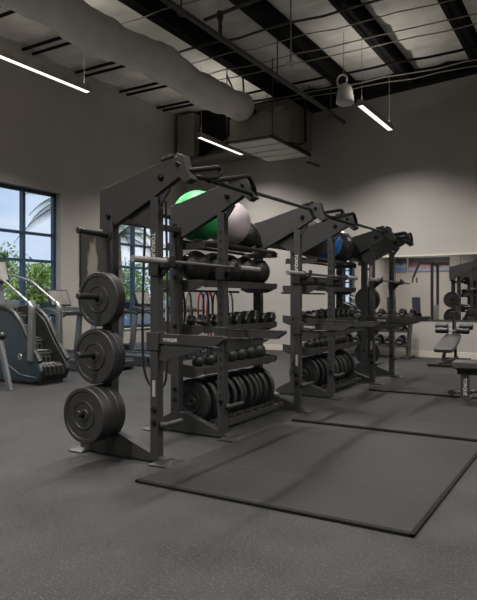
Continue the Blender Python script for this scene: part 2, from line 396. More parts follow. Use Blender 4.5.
for x in (-0.62, 0.52):
    for y in (-0.85, 1.05): MB().cyl((x, y, 0), (x, y, 1.65), 0.012, 6).build('hanger_rod', M['greysteel'], hv)
b = MB(); b.tube([(0.72, 0.4, 1.3), (0.72, 0.4, 0.1), (0.68, 0.2, 0.02), (0.5, 0.0, 0.02)], 0.035, 10); b.build('drain_pipe', M['black'], hv)
b = MB(); b.box(-0.9, -0.2, -0.6, -0.2, 0.75, 0.8); b.tube([(-0.6,-0.9,1.5), (-0.45,-0.5,.8)], 0.02, 6); b.tube([(-0.2,-0.9,1.5), (-0.35,-0.5,.8)], 0.02, 6); b.build('bracket', M['greysteel'], hv)
# corner duct box and ledge
cb = thing('corner_duct', 'grey boxed duct riser in the far left corner under the roof', 'air duct', (-9.6, 13.6, 5.18))
MB().box(-0.30, 0.25, -0.25, 0.1, -0.02, 1.15).build('riser', M['galv'], cb, 0.01)
MB().box(-0.46, 1.9, -0.15, 0.38, -0.14, -0.02).build('ledge', M['galv'], cb, 0.01)
# pendant speaker
sp = thing('pendant_speaker', 'white bell-shaped pendant speaker with a hanging ring', 'speaker', (-4.18, 11, 5.04))
MB().lathe([(0.001, 0), (0.14, 0.0), (0.175, 0.03), (0.165, 0.12), (0.145, 0.24), (0.12, 0.34), (0.085, 0.375), (0.001, 0.38)], n=28).build('bell', M['white'], sp)
b = MB(); b.tube([(0.10*math.cos(t*PI/12)-0.06, 0, 0.47+0.11*math.sin(t*PI/12)) for t in range(24)], 0.02, 8, closed=True); b.build('ring', M['white'], sp)
MB().cyl((-0.03, 0, 0.56), (-0.03, 0, 1.4), 0.006, 6).build('cord', M['palecable'], sp)
se = thing('pendant_sensor', 'small white sensor on a thin rod hanging from the ceiling', 'sensor', (-4.36, 9, 5.13))
MB().lathe([(0.001, 0), (0.03, 0), (0.035, 0.03), (0.075, 0.04), (0.075, 0.07), (0.02, 0.09), (0.001, 0.09)], n=16).build('head', M['white'], se)
MB().cyl((0, 0, 0.09), (0, 0, 1.4), 0.014, 8).build('rod', M['palecable'], se)
# rods
b = MB(); b.cyl((-6.05, 13.35, 4.62), (-5.75, 13.45, 4.50), 0.03, 8)
b.build('drain_outlet', M['greysteel'], hv).matrix_parent_inverse = Matrix.Translation((6.5, -12.3, -4.8))

# ------------------------------------------------------------------ mirror, dumbbell rack on back wall
MX = [-5.5, -4.08, -2.63, -1.2, 0.25]
for i in range(4):
    t = thing('wall_mirror', ['mirror panel behind the dumbbell rack, left end of the mirror row', 'mirror panel above the right end of the dumbbell rack',
              'mirror panel behind the adjustable decline bench', 'right end panel of the mirror row'][i], 'mirror', (MX[i], YB-0.012, 0.86), 'mirrors on the back wall')
    w_ = MX[i+1]-MX[i]
    MB().box(0.003, w_-0.003, 0, 0.010, 0, 1.44).build('glass', M['mirror'], t)
    MB().box(0, w_, -0.006, 0.012, 1.44, 1.475).build('top_channel', M['base'], t)
    MB().box(0, w_, -0.006, 0.012, -0.02, 0.0).build('bottom_channel', M['greysteel'], t)
    if i: MB().box(-0.006, 0.006, -0.002, 0.012, 0, 1.44).build('seam', M['greysteel'], t)

# ------------------------------------------------------------------ lifting mats
def lmat(x0, x1, y0, y1, label):
    t = thing('lifting_mat', label, 'floor mat', (x0, y0, 0), 'black rubber lifting mats')
    W, H = x1-x0, y1-y0; e = 0.02
    for q0, q1 in ((e, 0.66), (0.664, H-e)): MB().box(e, W-e, q0, q1, 0, 0.026).build('mat_surface', M['mat_'], t, 0.002)
    b = MB()
    b.prism([(0, 0.0), (0, 0.018), (e, 0.0255), (e, 0)], 0.0, H, 'y'); b.prism([(W, 0), (W, 0.018), (W-e, 0.0255), (W-e, 0)], 0.0, H, 'y')
    b.prism([(0, 0.0), (0, 0.018), (e, 0.0255), (e, 0)], 0.0, W, 'x'); b.prism([(H, 0), (H, 0.018), (H-e, 0.0255), (H-e, 0)], 0.0, W, 'x')
    b.build('bevelled_edge', M['matedge'], t)
lmat(-2.84, -0.87, 3.33, 5.60, 'large black rubber lifting mat nearest the camera')
lmat(-2.84, -0.90, 5.88, 8.25, 'black rubber lifting mat in front of the middle rack frames')
lmat(-2.84, -0.90, 8.42, 10.9, 'farthest black rubber lifting mat beside the flat bench')

# ------------------------------------------------------------------ the storage and squat rig
XRr, XF, T = -3.535, -3.05, 0.038
FY = [3.84, 4.83, 6.49, 7.52, 9.20, 10.24]
rig = thing('squat_rack_rig', 'long charcoal steel rig of squat racks joined by storage shelves', 'squat rack', (0, 0, 0))
def upright(name, X, Y, z1, holes, bolts):
    b = MB(); hx = T if name[0] == 'f' else 0.05; b.box(X-hx, X+hx, Y-T, Y+T, 0.02, z1)
    if holes:
        z = 0.32
        while z < z1-0.12:
            b.box(X-0.016, X+0.016, Y-T-0.001, Y-T+0.002, z-0.02, z+0.02, 1)  # thin dark boxes on the face, painted as the shade inside holes
            b.box(X+T-0.002, X+T+0.001, Y-0.010, Y+0.010, z-0.010, z+0.010, 1)
            z += 0.085
    o = b.build(name, [M['frame'], M['holeshade']], rig, 0.004)
    b = MB()
    for z in bolts:
        b = MB(); b.lathe([(0.001, -0.022), (0.017, -0.022), (0.021, -0.014), (0.024, 0), (0.024, 0.004)], (X+0.004, Y-T-0.002, z), 'y', 8); b.build('bolt', M['bolt'], o)
    return o
for i, Y in enumerate(FY):
    end = i in (0, 5)
    zs = [0.33, 0.43, 1.05-.12, 1.05, 1.53, 1.63, 1.93-.0, 2.03]
    upright('rear_upright', XRr-(0.05 if 0 < i < 5 else 0), Y, 2.02, False, zs if not end else [2.0, 0.42])
    fu = upright('front_upright', XF, Y, 2.12, i % 2 == 1, [0.33, 0.43] if i % 2 == 0 else [0.36])
    ft = (-1 if True else 1)
    if i % 2 == 0:
        mt = Matrix.Translation((XF-0.012, Y-T-0.002, 1.70)) @ Matrix.Rotation(PI/2, 4, 'X') @ Matrix.Rotation(PI/2, 4, 'Z')
        mt = Matrix.Translation((XF-0.005, Y-T-0.002, 1.735)) @ Matrix.Rotation(PI/2, 4, 'X') @ Matrix.Rotation(-PI/2, 4, 'Z')
        text('TORQUE', 0.049, 'lettering', M['letter'], fu, mt, 0.001)
        tag(MB().box(XF-0.014, XF+0.014, Y-T-0.002, Y-T, 0.53, 0.66).build('sticker', M['sticker'], fu), 'white warning sticker')
    # arm
    t2 = 0.03
    pts = [(-3.64, 1.90), (-3.64, 2.215), (-3.615, 2.24), (-3.54, 2.25), (-2.93, 2.41), (-2.82, 2.42), (-2.77, 2.38), (-2.76, 2.30), (-2.83, 2.245), (-3.09, 2.105), (-3.50, 1.91)]
    b = MB(); b.prism(pts, Y-t2, Y+t2); arm = b.build('slanted_arm', M['frame'], rig, 0.004)
    for x, z in ((-2.985, 2.268), (-2.81, 2.352)):
        b = MB(); b.lathe([(0.001, -0.022), (0.017, -0.022), (0.022, -0.012), (0.029, 0), (0.029, 0.006)], (x, Y-t2-0.003, z), 'y', 8); b.build('bolt', M['bolt'], arm)
    b = MB(); b.prism([(-2.98, 2.40), (-2.98, 2.425), (-2.86, 2.445), (-2.86, 2.42)], Y-t2-0.012, Y+t2+0.012); b.prism([(-2.82, 2.44), (-2.76, 2.42), (-2.73, 2.32), (-2.68, 2.23), (-2.74, 2.20), (-2.81, 2.26)], Y-t2-0.014, Y+t2+0.014)
    b.build('arm_end_bracket', M['frame'], arm, 0.004)
    # gusset between arm and front upright
    if i % 2 == 0:
      b = MB(); b.prism([(XF-0.34, 1.99), (XF-0.02, 2.12), (XF-0.02, 1.86), (XF-0.05, 1.86)], Y+t2-0.022, Y+t2-0.002); b.build('gusset', M['frame'], arm)
    b = MB(); b.prism([(XF+T, 2.05), (XF+T+0.10, 2.18), (XF+T, 2.2)], Y-0.012, Y+0.012)
    b.build('corner_plate', M['frame'], arm)
    # foot
    b = MB(); b.prism([(-3.86, 0.012), (-3.86, 0.07), (-3.62, 0.20), (-3.46, 0.205), (-2.96, 0.035), (-2.86, 0.012)], Y-0.035, Y+0.035)
    foot = b.build('base_foot', M['frame'], rig, 0.003)
    for xc, hw in ((-3.84, 0.075), (-2.93, 0.10)):
        b = MB(); b.add([(xc-hw, Y-0.12, 0), (xc+hw, Y-0.12, 0), (xc+hw, Y+0.12, 0), (xc-hw, Y+0.12, 0), (xc-hw, Y-0.12, 0.012), (xc+hw, Y-0.12, 0.012), (xc+hw, Y+0.12, 0.012), (xc-hw, Y+0.12, 0.012), (xc-hw*.7, Y-0.05, 0.035), (xc+hw*.7, Y-0.05, 0.035), (xc+hw*.7, Y+0.05, 0.035), (xc-hw*.7, Y+0.05, 0.035)],
              [(0,3,2,1), (0,1,5,4), (1,2,6,5), (2,3,7,6), (3,0,4,7), (4,5,9,8), (5,6,10,9), (6,7,11,10), (7,4,8,11), (8,9,10,11)])
        b.build('foot_pad', M['black'], foot)
    # spotter arm
    b = MB(); sa = [(XF+T, 0.952), (XF+T, 1.02), (-2.39, 1.02), (-2.39, 1.005), (-2.47, 0.952)]
    b.prism(sa, Y-0.035, Y+0.035); b.box(XF-T-0.03, XF+T+0.012, Y-T-0.012, Y+T+0.012, 0.90, 1.045)
    sp_ = b.build('spotter_arm', M['frame'], rig, 0.004)
    MB().box(XF+T+0.01, -2.40, Y-0.036, Y+0.036, 1.02, 1.028).build('wear_strip', M['black'], sp_)
    b = MB(); b.prism([(XF+T, 0.82), (XF+T, 0.945), (-2.56, 0.945), (-2.60, 0.92), (-2.97, 0.815)], Y-0.02, Y+0.02); b.build('brace', M['frame'], sp_)
    if i % 2 == 0:
        text('TORQUE', 0.034, 'lettering', M['letter'], sp_, Matrix.Translation((XF+T+0.12, Y-0.0365, 0.985)) @ Matrix.Rotation(PI/2, 4, 'X'), 0.001)
    # j hook
    b = MB(); b.box(XF-T-0.01, XF+T+0.012, Y-T-0.012, Y+T+0.012, 1.49, 1.60); b.box(XF+T, XF+T+0.10, Y-0.03, Y+0.03, 1.555, 1.585); b.prism([(XF+T+0.09, 1.555), (XF+T+0.12, 1.56), (XF+T+0.135, 1.65), (XF+T+0.115, 1.65)], Y-0.03, Y+0.03)
    b.prism([(XF+T, 1.47), (XF+T+0.09, 1.555), (XF+T, 1.555)], Y-0.012, Y+0.012); b.build('bar_hook', M['black'], rig, 0.004)
    # band peg near the floor
    b = MB(); sgn = 1
    b.cyl((XF+T, Y, 0.30), (XF+T+0.03, Y+0.02, 0.30), 0.03, 12); b.cyl((XF+T+0.03, Y, 0.30), (XF+T+0.06, Y+0.20, 0.31), 0.02, 12); b.build('band_peg', M['tray'], rig)
# weight horns on both end frames
for Y, sg in ((FY[0], -1), (FY[-1], 1)):
    for z in (1.84, 1.32, 0.85, 0.39):
        b = MB(); b.cyl((XRr, Y+sg*T, z), (XRr, Y+sg*0.37, z+0.012), 0.024, 16)
        b.lathe([(0.001, 0), (0.021, 0.0), (0.028, 0.008), (0.028, 0.022), (0.020, 0.03), (0.001, 0.03)], (XRr, Y+sg*0.37-0.015, z+0.012), 'y', 16)
        b.lathe([(0.001, -0.012), (0.05, -0.012), (0.05, 0.012), (0.001, 0.012)], (XRr, Y+sg*(T+0.01), z), 'y', 12)
        b.build('weight_horn', M['black'], rig)
# plate carrier behind end frame
MB().box(XRr-0.055, XRr+0.055, FY[0]-T-0.012, FY[0]-T+0.004, 0.25, 1.95).build('horn_plate', M['frame'], rig, 0.003)
# pull up bars
for j, (a, e) in enumerate(((0, 1), (2, 3), (4, 5))):
    ya, ye = FY[a], FY[e]
    b = MB(); b.cyl((-2.72, ya, 2.275), (-2.72, ye, 2.265), 0.018, 12)
    b.tube([(-2.73, ya-0.01, 2.30), (-2.615, ya+0.18, 2.345), (-2.60, ya+0.21, 2.35), (-2.59, ya+0.24, 2.345), (-2.59, ya+0.22, 2.30), (-2.60, ya+0.18, 2.27), (-2.63, ya+0.12, 2.255), (-2.71, ya+0.06, 2.26)], 0.0195, 10)
    L = ye-ya
    b.tube([(-2.72, ya+0.26*L, 2.265), (-2.70, ya+0.77*L, 2.385), (-2.69, ya+0.83*L, 2.40), (-2.69, ya+0.88*L, 2.39), (-2.70, ye-0.02, 2.32), (-2.71, ye+0.02, 2.26)], 0.0195, 10)
    b.build('pull_up_bar', M['grip'], rig)
for a, e in ((1, 2), (3, 4)):
    MB().cyl((-2.76, FY[a], 2.30), (-2.88, FY[e], 2.35), 0.018, 12).build('linking_bar', M['frame'], rig)
for a in range(5):
    MB().box(XRr-0.06, XRr+0.02, FY[a], FY[a+1], 1.96, 2.01).build('rear_cross_beam', M['frame'], rig, 0.003)
# storage shelves
SH = [1.86, 1.47, 1.04, 0.64]
for a, e in ((1, 2), (3, 4)):
    y0, y1 = FY[a]+0.05, FY[e]-0.12
    for k, z in enumerate(SH):
        b = MB()
        x0, x1 = -3.78, -3.29
        if k == 0:
            for x, dz in ((-3.72, 0.0), (-3.61, 0.024), (-3.41, 0.024), (-3.30, 0.0)): b.tube([(x, y0-0.0, z+dz), (x, y1, z+dz)], 0.020, 10)
            b.box(-3.70, -3.31, y0, y0+0.05, z-0.06, z-0.01); b.box(-3.70, -3.31, y1-0.05, y1, z-0.06, z-0.01)
            b.box(-3.74, -3.27, y0-0.02, y0+0.01, z-0.06, z+0.0); b.box(-3.74, -3.27, y1-0.01, y1+0.02, z-0.06, z+0.0)
        else:
            tilt = 0.02 if k > 1 else 0.0
            b.add([(x0, y0, z+tilt), (x1, y0, z-tilt), (x1, y1, z-tilt), (x0, y1, z+tilt), (x0, y0, z+tilt-0.012), (x1, y0, z-tilt-0.012), (x1, y1, z-tilt-0.012), (x0, y1, z+tilt-0.012)],
                  [(0,1,2,3), (7,6,5,4), (0,4,5,1), (1,5,6,2), (2,6,7,3), (3,7,4,0)])
            b.box(x1-0.01, x1+0.008, y0, y1, z-tilt-0.045, z-tilt+0.022)
            for y in (y0-0.03, y1+0.022): b.prism([(x0, z-0.05), (x0, z+tilt+0.03), (x1+0.01, z-tilt+0.025), (x1+0.01, z-tilt-0.03), (x1-0.12, z-tilt-0.085), (x0+0.1, z-0.085)], y, y+0.008)
        b.build('storage_shelf', M['tray'], rig, 0.002)
    # plate tray
    b = MB()
    for x in (-3.62, -3.38): b.tube([(x, y0, 0.07), (x, y1, 0.07)], 0.022, 10)
    b.box(-3.75, -3.25, y0, y0+0.04, 0.03, 0.08); b.box(-3.75, -3.25, y1-0.04, y1, 0.03, 0.08); b.box(-3.22, -3.18, y0, y1, 0.06, 0.10)
    n = 9
    for k in range(n): 
        y = y0+0.07+(y1-y0-0.14)*k/(n-1); b.cyl((-3.20, y, 0.09), (-3.20, y+0.0, 0.15), 0.014, 8)
    b.build('plate_tray', M['tray'], rig)
    MB().box(-3.82, -3.78, y0, y1, 1.385, 1.41).build('rear_rail', M['frame'], rig, 0.003)

# ------------------------------------------------------------------ plates
def plate_mesh(r, t):
    b = MB()
    prof = [(0.026, -t/2), (0.05, -t/2), (0.055, -t/2+0.006), (0.098, -t/2+0.006), (0.103, -t/2-0.001), (0.112, -t/2-0.001), (0.118, -t/2+0.008), (r-0.04, -t/2+0.008), (r-0.034, -t/2), (r-0.008, -t/2), (r, -t/2+0.008),
            (r, t/2-0.008), (r-0.008, t/2), (r-0.034, t/2), (r-0.04, t/2-0.008), (0.118, t/2-0.008), (0.112, t/2+0.001), (0.103, t/2+0.001), (0.055, t/2-0.006), (0.05, t/2), (0.026, t/2), (0.026, -t/2)]
    b.lathe(prof, n=48, axis='y'); return b
def plate(loc, label, group, r=0.225, t=0.06, proto={}):
    if (r, t) not in proto:
        th = thing('weight_plate', label, 'weight plate', loc, group)
        plate_mesh(r, t).build('disc', M['rubber'], th)
        MB().lathe([(0.0255, -t/2-0.002), (0.036, -t/2-0.002), (0.036, t/2+0.002), (0.0255, t/2+0.002), (0.0255, -t/2-0.002)], n=24, axis='y').build('hub_ring', M['greysteel'], th)
        proto[(r, t)] = th; return th
    return dup(proto[(r, t)], loc, label, group)
g = 'bumper plates on the end frame'
y0 = FY[0]-T-0.035-0.03
for k, (z, n, nm) in enumerate(((1.305, 1, 'top'), (0.838, 2, 'middle'), (0.377, 3, 'lowest'))):
    for q in range(n):
        pos = 'only plate' if n == 1 else ('outer plate' if q == n-1 else ('inner plate' if q == 0 else 'middle plate'))
        tt = (0.10, 0.07, 0.085)[k]
        plate((XRr, FY[0]-T-0.03-tt/2-q*(tt+0.002), z+0.002), 'black bumper plate, %s on the %s horn of the nearest frame' % (pos, nm), g, t=tt)
for k, z in enumerate((1.305, 0.838, 0.377)):
    plate((XRr, FY[-1]+0.16, z+0.002), 'black bumper plate on the %s horn of the farthest rack frame' % ('upper', 'middle', 'lowest')[k], 'plates on the far end frame', t=0.085)
for a, nm in ((1, 'nearer'), (3, 'farther')):
    Y0, Y1 = FY[a]+0.13, FY[a+1]-0.20; n = 12
    for k in range(n):
        if k == 6: pass
        plate((-3.50+0.015*((k*7) % 3), Y0+(Y1-Y0)*k/(n-1)*0.97, 0.287), 'black bumper plate standing in the %s floor tray, %s of the row' % (nm, ordn(k, n)), 'plates in the %s floor tray' % nm, t=0.06 if k % 3 else 0.042, r=0.225 if k < 8 or k % 2 else 0.215)

# ------------------------------------------------------------------ barbells
def barbell(y0, y1, label):
    t = thing('barbell', label, 'barbell', (-2.935, (y0+y1)/2, 1.603), 'barbells racked on the rig')
    h = (y1-y0)/2; s_ = 0.41
    MB().cyl((0, -h+s_, 0), (0, h-s_, 0), 0.0145, 14).build('shaft', M['greysteel'], t)
    for q in (-1, 1):
        b = MB(); b.cyl((0, q*h, 0), (0, q*(h-s_), 0), 0.025, 18); b.build('sleeve', M['chrome'], t)
        b = MB(); b.lathe([(0.001, -0.018), (0.036, -0.018), (0.038, 0), (0.036, 0.018), (0.001, 0.018)], (0, q*(h-s_), 0), 'y', 20); b.build('collar', M['greysteel'], t)
barbell(3.41, 5.32, 'barbell resting on hooks of the nearest rack pair')
barbell(5.98, 8.16, 'barbell resting on hooks of the middle rack pair')
barbell(8.72, 10.86, 'barbell resting on hooks of the farthest rack pair')

# ------------------------------------------------------------------ balls
def ball(x, y, z, r, m, label, cat='exercise ball', group=None, name='exercise_ball', ridges=True):
    b = MB(); n = 40
    pr = []
    for i in range(n+1):
        a = PI*i/n; rr = r*(1+(0.004*math.cos(a*36) if ridges else 0)); pr.append((max(1e-4, rr*math.sin(a)), -rr*math.cos(a)))
    b.lathe(pr, (0, 0, 0), 'x', 40)
    return tag(b.build(name, M[m], loc=(x, y, z)), label, cat, group)
ball(-3.54, 5.13, 2.16, 0.262, 'green', 'green exercise ball on the nearer top shelf')
ball(-3.50, 5.645, 2.143, 0.250, 'pink', 'pale pink exercise ball beside the green ball')
def medball(x, y, z, r, label, group):
    t = thing('medicine_ball', label, 'medicine ball', (x, y, z), group)
    MB().sphere((0, 0, 0), r, 28).build('ball', M['leather'], t)
    b = MB()
    for q in range(3):
        b.tube([(r*1.002*math.cos(a*PI/16)*(1 if q else 0.0)+(0 if q else r*1.002*math.cos(a*PI/16)), r*1.002*math.sin(a*PI/16)*(0.0 if q == 1 else 1), (r*1.002*math.sin(a*PI/16) if q == 1 else 0)) if q < 2 else (0, r*1.002*math.cos(a*PI/16), r*1.002*math.sin(a*PI/16)) for a in range(32)], 0.004, 5, closed=True)
    b.build('seam', M['black'], t)
medball(-3.51, 6.04, 2.045, 0.16, 'black medicine ball right beside the pale pink exercise ball', 'black medicine balls')
medball(-3.51, 6.27, 2.03, 0.08, 'black medicine ball at the far end of the nearer top shelf', 'black medicine balls')
for k in range(5):
    medball(-3.50, 5.02+k*0.32, 1.475+0.16, 0.158, 'black medicine ball on the nearer second shelf, %s of five' % ordn(k, 5), 'black medicine balls on the second shelf')
ball(-3.50, 7.92, 2.155, 0.262, 'greyball', 'pale grey exercise ball on the farther top shelf')
ball(-3.50, 8.42, 2.135, 0.235, 'blueball', 'blue exercise ball between the grey and charcoal balls')
ball(-3.50, 8.91, 2.14, 0.245, 'darkball', 'charcoal exercise ball at the far end of the farther top shelf')
# foam rollers on the farther second shelf
for k in range(3):
    t = thing('foam_roller', 'black foam roller on the farther second shelf, %s of three' % ordn(k, 3), 'foam roller', (-3.5, 7.62+k*0.52, 1.475+0.08), 'foam rollers')
    MB().lathe([(0.03, -0.22), (0.07, -0.22), (0.078, -0.21), (0.078, 0.21), (0.07, 0.22), (0.03, 0.22), (0.03, -0.22)], n=24, axis='y').build('roller', M['black'], t)

# ------------------------------------------------------------------ dumbbells and kettlebells on the rig
def dumbbell_hex(loc, label, group, sc=1.0, proto={}, ry=0.0):
    if 'p' not in proto:
        t = thing('hex_dumbbell', label, 'dumbbell', loc, group)
        for q in (-1, 1):
            b = MB(); b.lathe([(0.001, -0.045), (0.05, -0.045), (0.066, -0.03), (0.066, 0.03), (0.05, 0.045), (0.001, 0.045)], (q*0.105, 0, 0), 'x', 6); b.build('head', M['black'], t)
        MB().tube([(-0.07, 0, 0), (-0.03, 0, 0), (0, 0, 0), (0.03, 0, 0), (0.07, 0, 0)], [0.013, 0.016, 0.018, 0.016, 0.013], 12).build('handle', M['chrome'], t)
        proto['p'] = t
    else: t = dup(proto['p'], loc, label, group)
    t.scale = (sc,)*3; t.rotation_euler = (0, ry, 0); return t
def kettlebell(loc, label, group, sc=1.0, m='black', proto={}):
    if 'p' not in proto:
        t = thing('kettlebell', label, 'kettlebell', loc, group)
        pr = [(0.001, 0), (0.055, 0), (0.07, 0.006), (0.088, 0.04), (0.092, 0.075), (0.08, 0.12), (0.05, 0.148), (0.02, 0.155), (0.001, 0.155)]
        MB().lathe(pr, n=24).build('bell', M['black'], t)
        MB().tube([(0, -0.045, 0.12), (0, -0.062, 0.165), (0, -0.052, 0.205), (0, -0.02, 0.222), (0, 0.02, 0.222), (0, 0.052, 0.205), (0, 0.062, 0.165), (0, 0.045, 0.12)], 0.015, 10).build('handle', M['greysteel'], t)
        proto['p'] = t
    else: t = dup(proto['p'], loc, label, group)
    t.scale = (sc,)*3; t.rotation_euler = (0, 0.081, 0); return t
for a, nm in ((1, 'nearer'), (3, 'farther')):
    for k in range(8):
        sc = 0.82+0.035*k
        dumbbell_hex((-3.44, FY[a]+0.16+k*0.19, 1.037+0.064*sc), 'black hex dumbbell on the %s third shelf, %s of eight' % (nm, ordn(k, 8)), 'hex dumbbells on the %s shelf' % nm, sc, ry=0.081)
    for k in range(7):
        sc = 0.72+0.05*k
        kettlebell((-3.46, FY[a]+0.18+k*0.205, 0.635), 'black kettlebell on the %s fourth shelf, %s of seven' % (nm, ordn(k, 7)), 'kettlebells on the %s shelf' % nm, sc)

# ------------------------------------------------------------------ bands and ropes hanging behind the shelves
def band(y, z0, z1, m, label, w_=0.03, name='resistance_band', x=-3.80):
    b = MB(); L = z1-z0; pts = []
    for k in range(28):
        a = 2*PI*k/28; pts.append((x-0.025+0.028*math.cos(a), y+w_*0.8*math.cos(a)*(0.6+0.4*math.sin(a)), (z0+z1)/2+L/2*math.sin(a)))
    b.tube(pts, 0.011, 6, closed=True, flat=1.0)
    return tag(b.build(name, M[m]), label, 'resistance band', 'bands hung behind the shelves')
for i, (y, m, z0) in enumerate([(5.02, 'cream', .72), (5.14, 'cream', .95), (5.24, 'black', .95), (5.36, 'cream', .92), (5.60, 'red', .98), (5.70, 'blue', 1.0), (5.78, 'red', .85), (5.90, 'black', .95), (6.00, 'cream', .88), (6.12, 'blue', 1.0), (6.22, 'cream', .95)]):
    band(y, z0, 1.385, m, '%s looped band hanging behind the nearer shelves, %s from the camera' % ({'cream': 'cream', 'red': 'red', 'blue': 'dark blue', 'black': 'black'}[m], ordn(i, 11)))
b = MB(); pts = [(-3.30, 4.0, 2.10), (-3.30, 3.99, 1.8), (-3.31, 3.98, 1.3), (-3.31, 3.98, 0.85), (-3.29, 4.0, 0.65), (-3.24, 4.03, 0.56), (-3.18, 4.05, 0.56), (-3.14, 4.08, 0.66), (-3.14, 4.1, 1.2), (-3.16, 4.1, 2.14)]
def smooth(pts, n=8):
    P = [Vector(p) for p in pts]; out = []
    for i in range(len(P)-1):
        p0 = P[max(i-1, 0)]; p1 = P[i]; p2 = P[i+1]; p3 = P[min(i+2, len(P)-1)]
        for k in range(n):
            t = k/n; out.append(0.5*((2*p1)+(p2-p0)*t+(2*p0-5*p1+4*p2-p3)*t*t+(3*p1-p0-3*p2+p3)*t**3))
    return out+[P[-1]]
b.tube(smooth(pts), 0.011, 8); tb('suspension_strap', 'long black strap hanging in a loop inside the nearest rack', 'strap', b, M['black'])

# ------------------------------------------------------------------ dumbbell rack at the back wall
rk = thing('dumbbell_rack', 'three tier dumbbell rack below the mirror on the back wall', 'dumbbell rack', (0, 0, 0))
RX0, RX1, RY = -6.0, -3.62, 13.35
for x in (RX0, RX1):
    b = MB(); b.prism([(RY-0.05, 0.05), (RY+0.05, 0.05), (RY+0.33, 1.0), (RY+0.23, 1.0)], x-0.04, x+0.04, 'x'); b.box(x-0.05, x+0.05, RY-0.12, RY+0.45, 0, 0.05); b.build('side_frame', M['tray'], rk, 0.004)
for k, z in enumerate((0.30, 0.62, 0.93)):
    y = RY+0.02+0.09*k
    b = MB(); b.box(RX0, RX1, y-0.17, y-0.13, z-0.035, z+0.005); b.box(RX0, RX1, y+0.13, y+0.17, z+0.03, z+0.07)
    b.add([(RX0, y-0.15, z-0.02), (RX1, y-0.15, z-0.02), (RX1, y+0.15, z+0.045), (RX0, y+0.15, z+0.045)], [(0, 1, 2, 3)])
    b.build('shelf', M['tray'], rk, 0.003)
pd = None
for k, z in enumerate((0.30, 0.62, 0.93)):
    y = RY+0.02+0.09*k; n = 9
    for q in range(n):
        r = 0.088 if k < 2 else 0.065
        x = RX1-0.16-q*0.25
        lab = 'round-headed dumbbell on the %s tier of the wall rack, %s' % (('bottom', 'middle', 'top')[k], 'rightmost' if q == 0 else ORD[q]+' from the right')
        if pd is None:
            pd = thing('round_dumbbell', lab, 'dumbbell', (x, y, z), 'dumbbells on the wall rack')
            for s_ in (-1, 1):
                h = MB(); h.lathe([(0.001, -0.04), (0.075, -0.04), (0.088, -0.03), (0.088, 0.03), (0.075, 0.04), (0.001, 0.04)], (0, s_*0.11, 0), 'y', 20).build('head', M['black'], pd)
            tag(MB().box(-0.05, 0.05, -0.1515, -0.15, -0.028, 0.008).build('label_plate', M['sticker'], pd), 'pale label bar')
            MB().cyl((0, -0.08, 0), (0, 0.08, 0), 0.016, 12).build('handle', M['chrome'], pd)
            t = pd
        else: t = dup(pd, (x, y, z), lab)
        t.scale = (r/0.088,)*3; t.location = (x, y, z+0.02+r); t.rotation_euler = (0.21, 0, 0)

# ------------------------------------------------------------------ decline bench
db = thing('decline_bench', 'adjustable decline bench with foam rollers by the back wall', 'exercise bench', (-2.64, 12.85, 0))
db.rotation_euler.z = -0.02
b = MB(); b.box(-0.03, 0.03, -0.75, 0.75, 0.03, 0.09); b.box(-0.28, 0.28, 0.68, 0.76, 0.0, 0.06); b.box(-0.24, 0.24, -0.78, -0.70, 0, 0.06); b.build('base_frame', M['black'], db, 0.005)
b = MB(); b.prism([(-0.55, 0.08), (-0.45, 0.08), (-0.38, 0.25), (-0.48, 0.22)], -0.03, 0.03, 'x'); b.build('post', M['black'], db, 0.004); b = MB(); b.prism([(0.55, 0.08), (0.63, 0.08), (0.50, 0.84), (0.42, 0.84)], -0.025, 0.025, 'x'); b.build('post', M['black'], db, 0.004)
b = MB()
for k in range(1):
    Lp = []
    for (y, z, w_) in ((-0.56, 0.26, 0.15), (-0.50, 0.27, 0.19), (-0.3, 0.33, 0.20), (0.1, 0.43, 0.19), (0.36, 0.51, 0.16), (0.42, 0.53, 0.12)): Lp.append((y, z, w_))
    v = []
    for y, z, w_ in Lp: v += [(-w_, y, z), (w_, y, z), (w_*0.94, y-0.02, z+0.075), (-w_*0.94, y-0.02, z+0.075)]
    f = [(0, 1, 2, 3), tuple(4*5+q for q in (3, 2, 1, 0))]
    for i in range(5):
        for q in range(4): f.append((4*i+q, 4*i+(q+1) % 4, 4*i+4+(q+1) % 4, 4*i+4+q))
    b.add(v, f)
b.build('pad', M['pad'], db, 0.02)
for y, z, w_, n_ in ((0.42, 0.74, 0.37, 'upper'), (0.28, 0.66, 0.33, 'lower')):
    MB().cyl((-w_-0.02, y, z), (w_+0.02, y, z), 0.014, 8).build('roller_bar', M['chrome'], db)
    for s_ in (-1, 1):
        MB().lathe([(0.014, -0.13), (0.05, -0.13), (0.062, -0.12), (0.062, 0.12), (0.05, 0.13), (0.014, 0.13)], (s_*(w_-0.12), y, z), 'x', 18).build('foam_roller', M['black'], db)
b = MB(); b.box(-0.02, 0.02, 0.36, 0.46, 0.55, 1.06); b.cyl((-0.06, .41, 1.05), (0.06, .41, 1.05), 0.014, 8); b.build('handle_post', M['black'], db, 0.003)

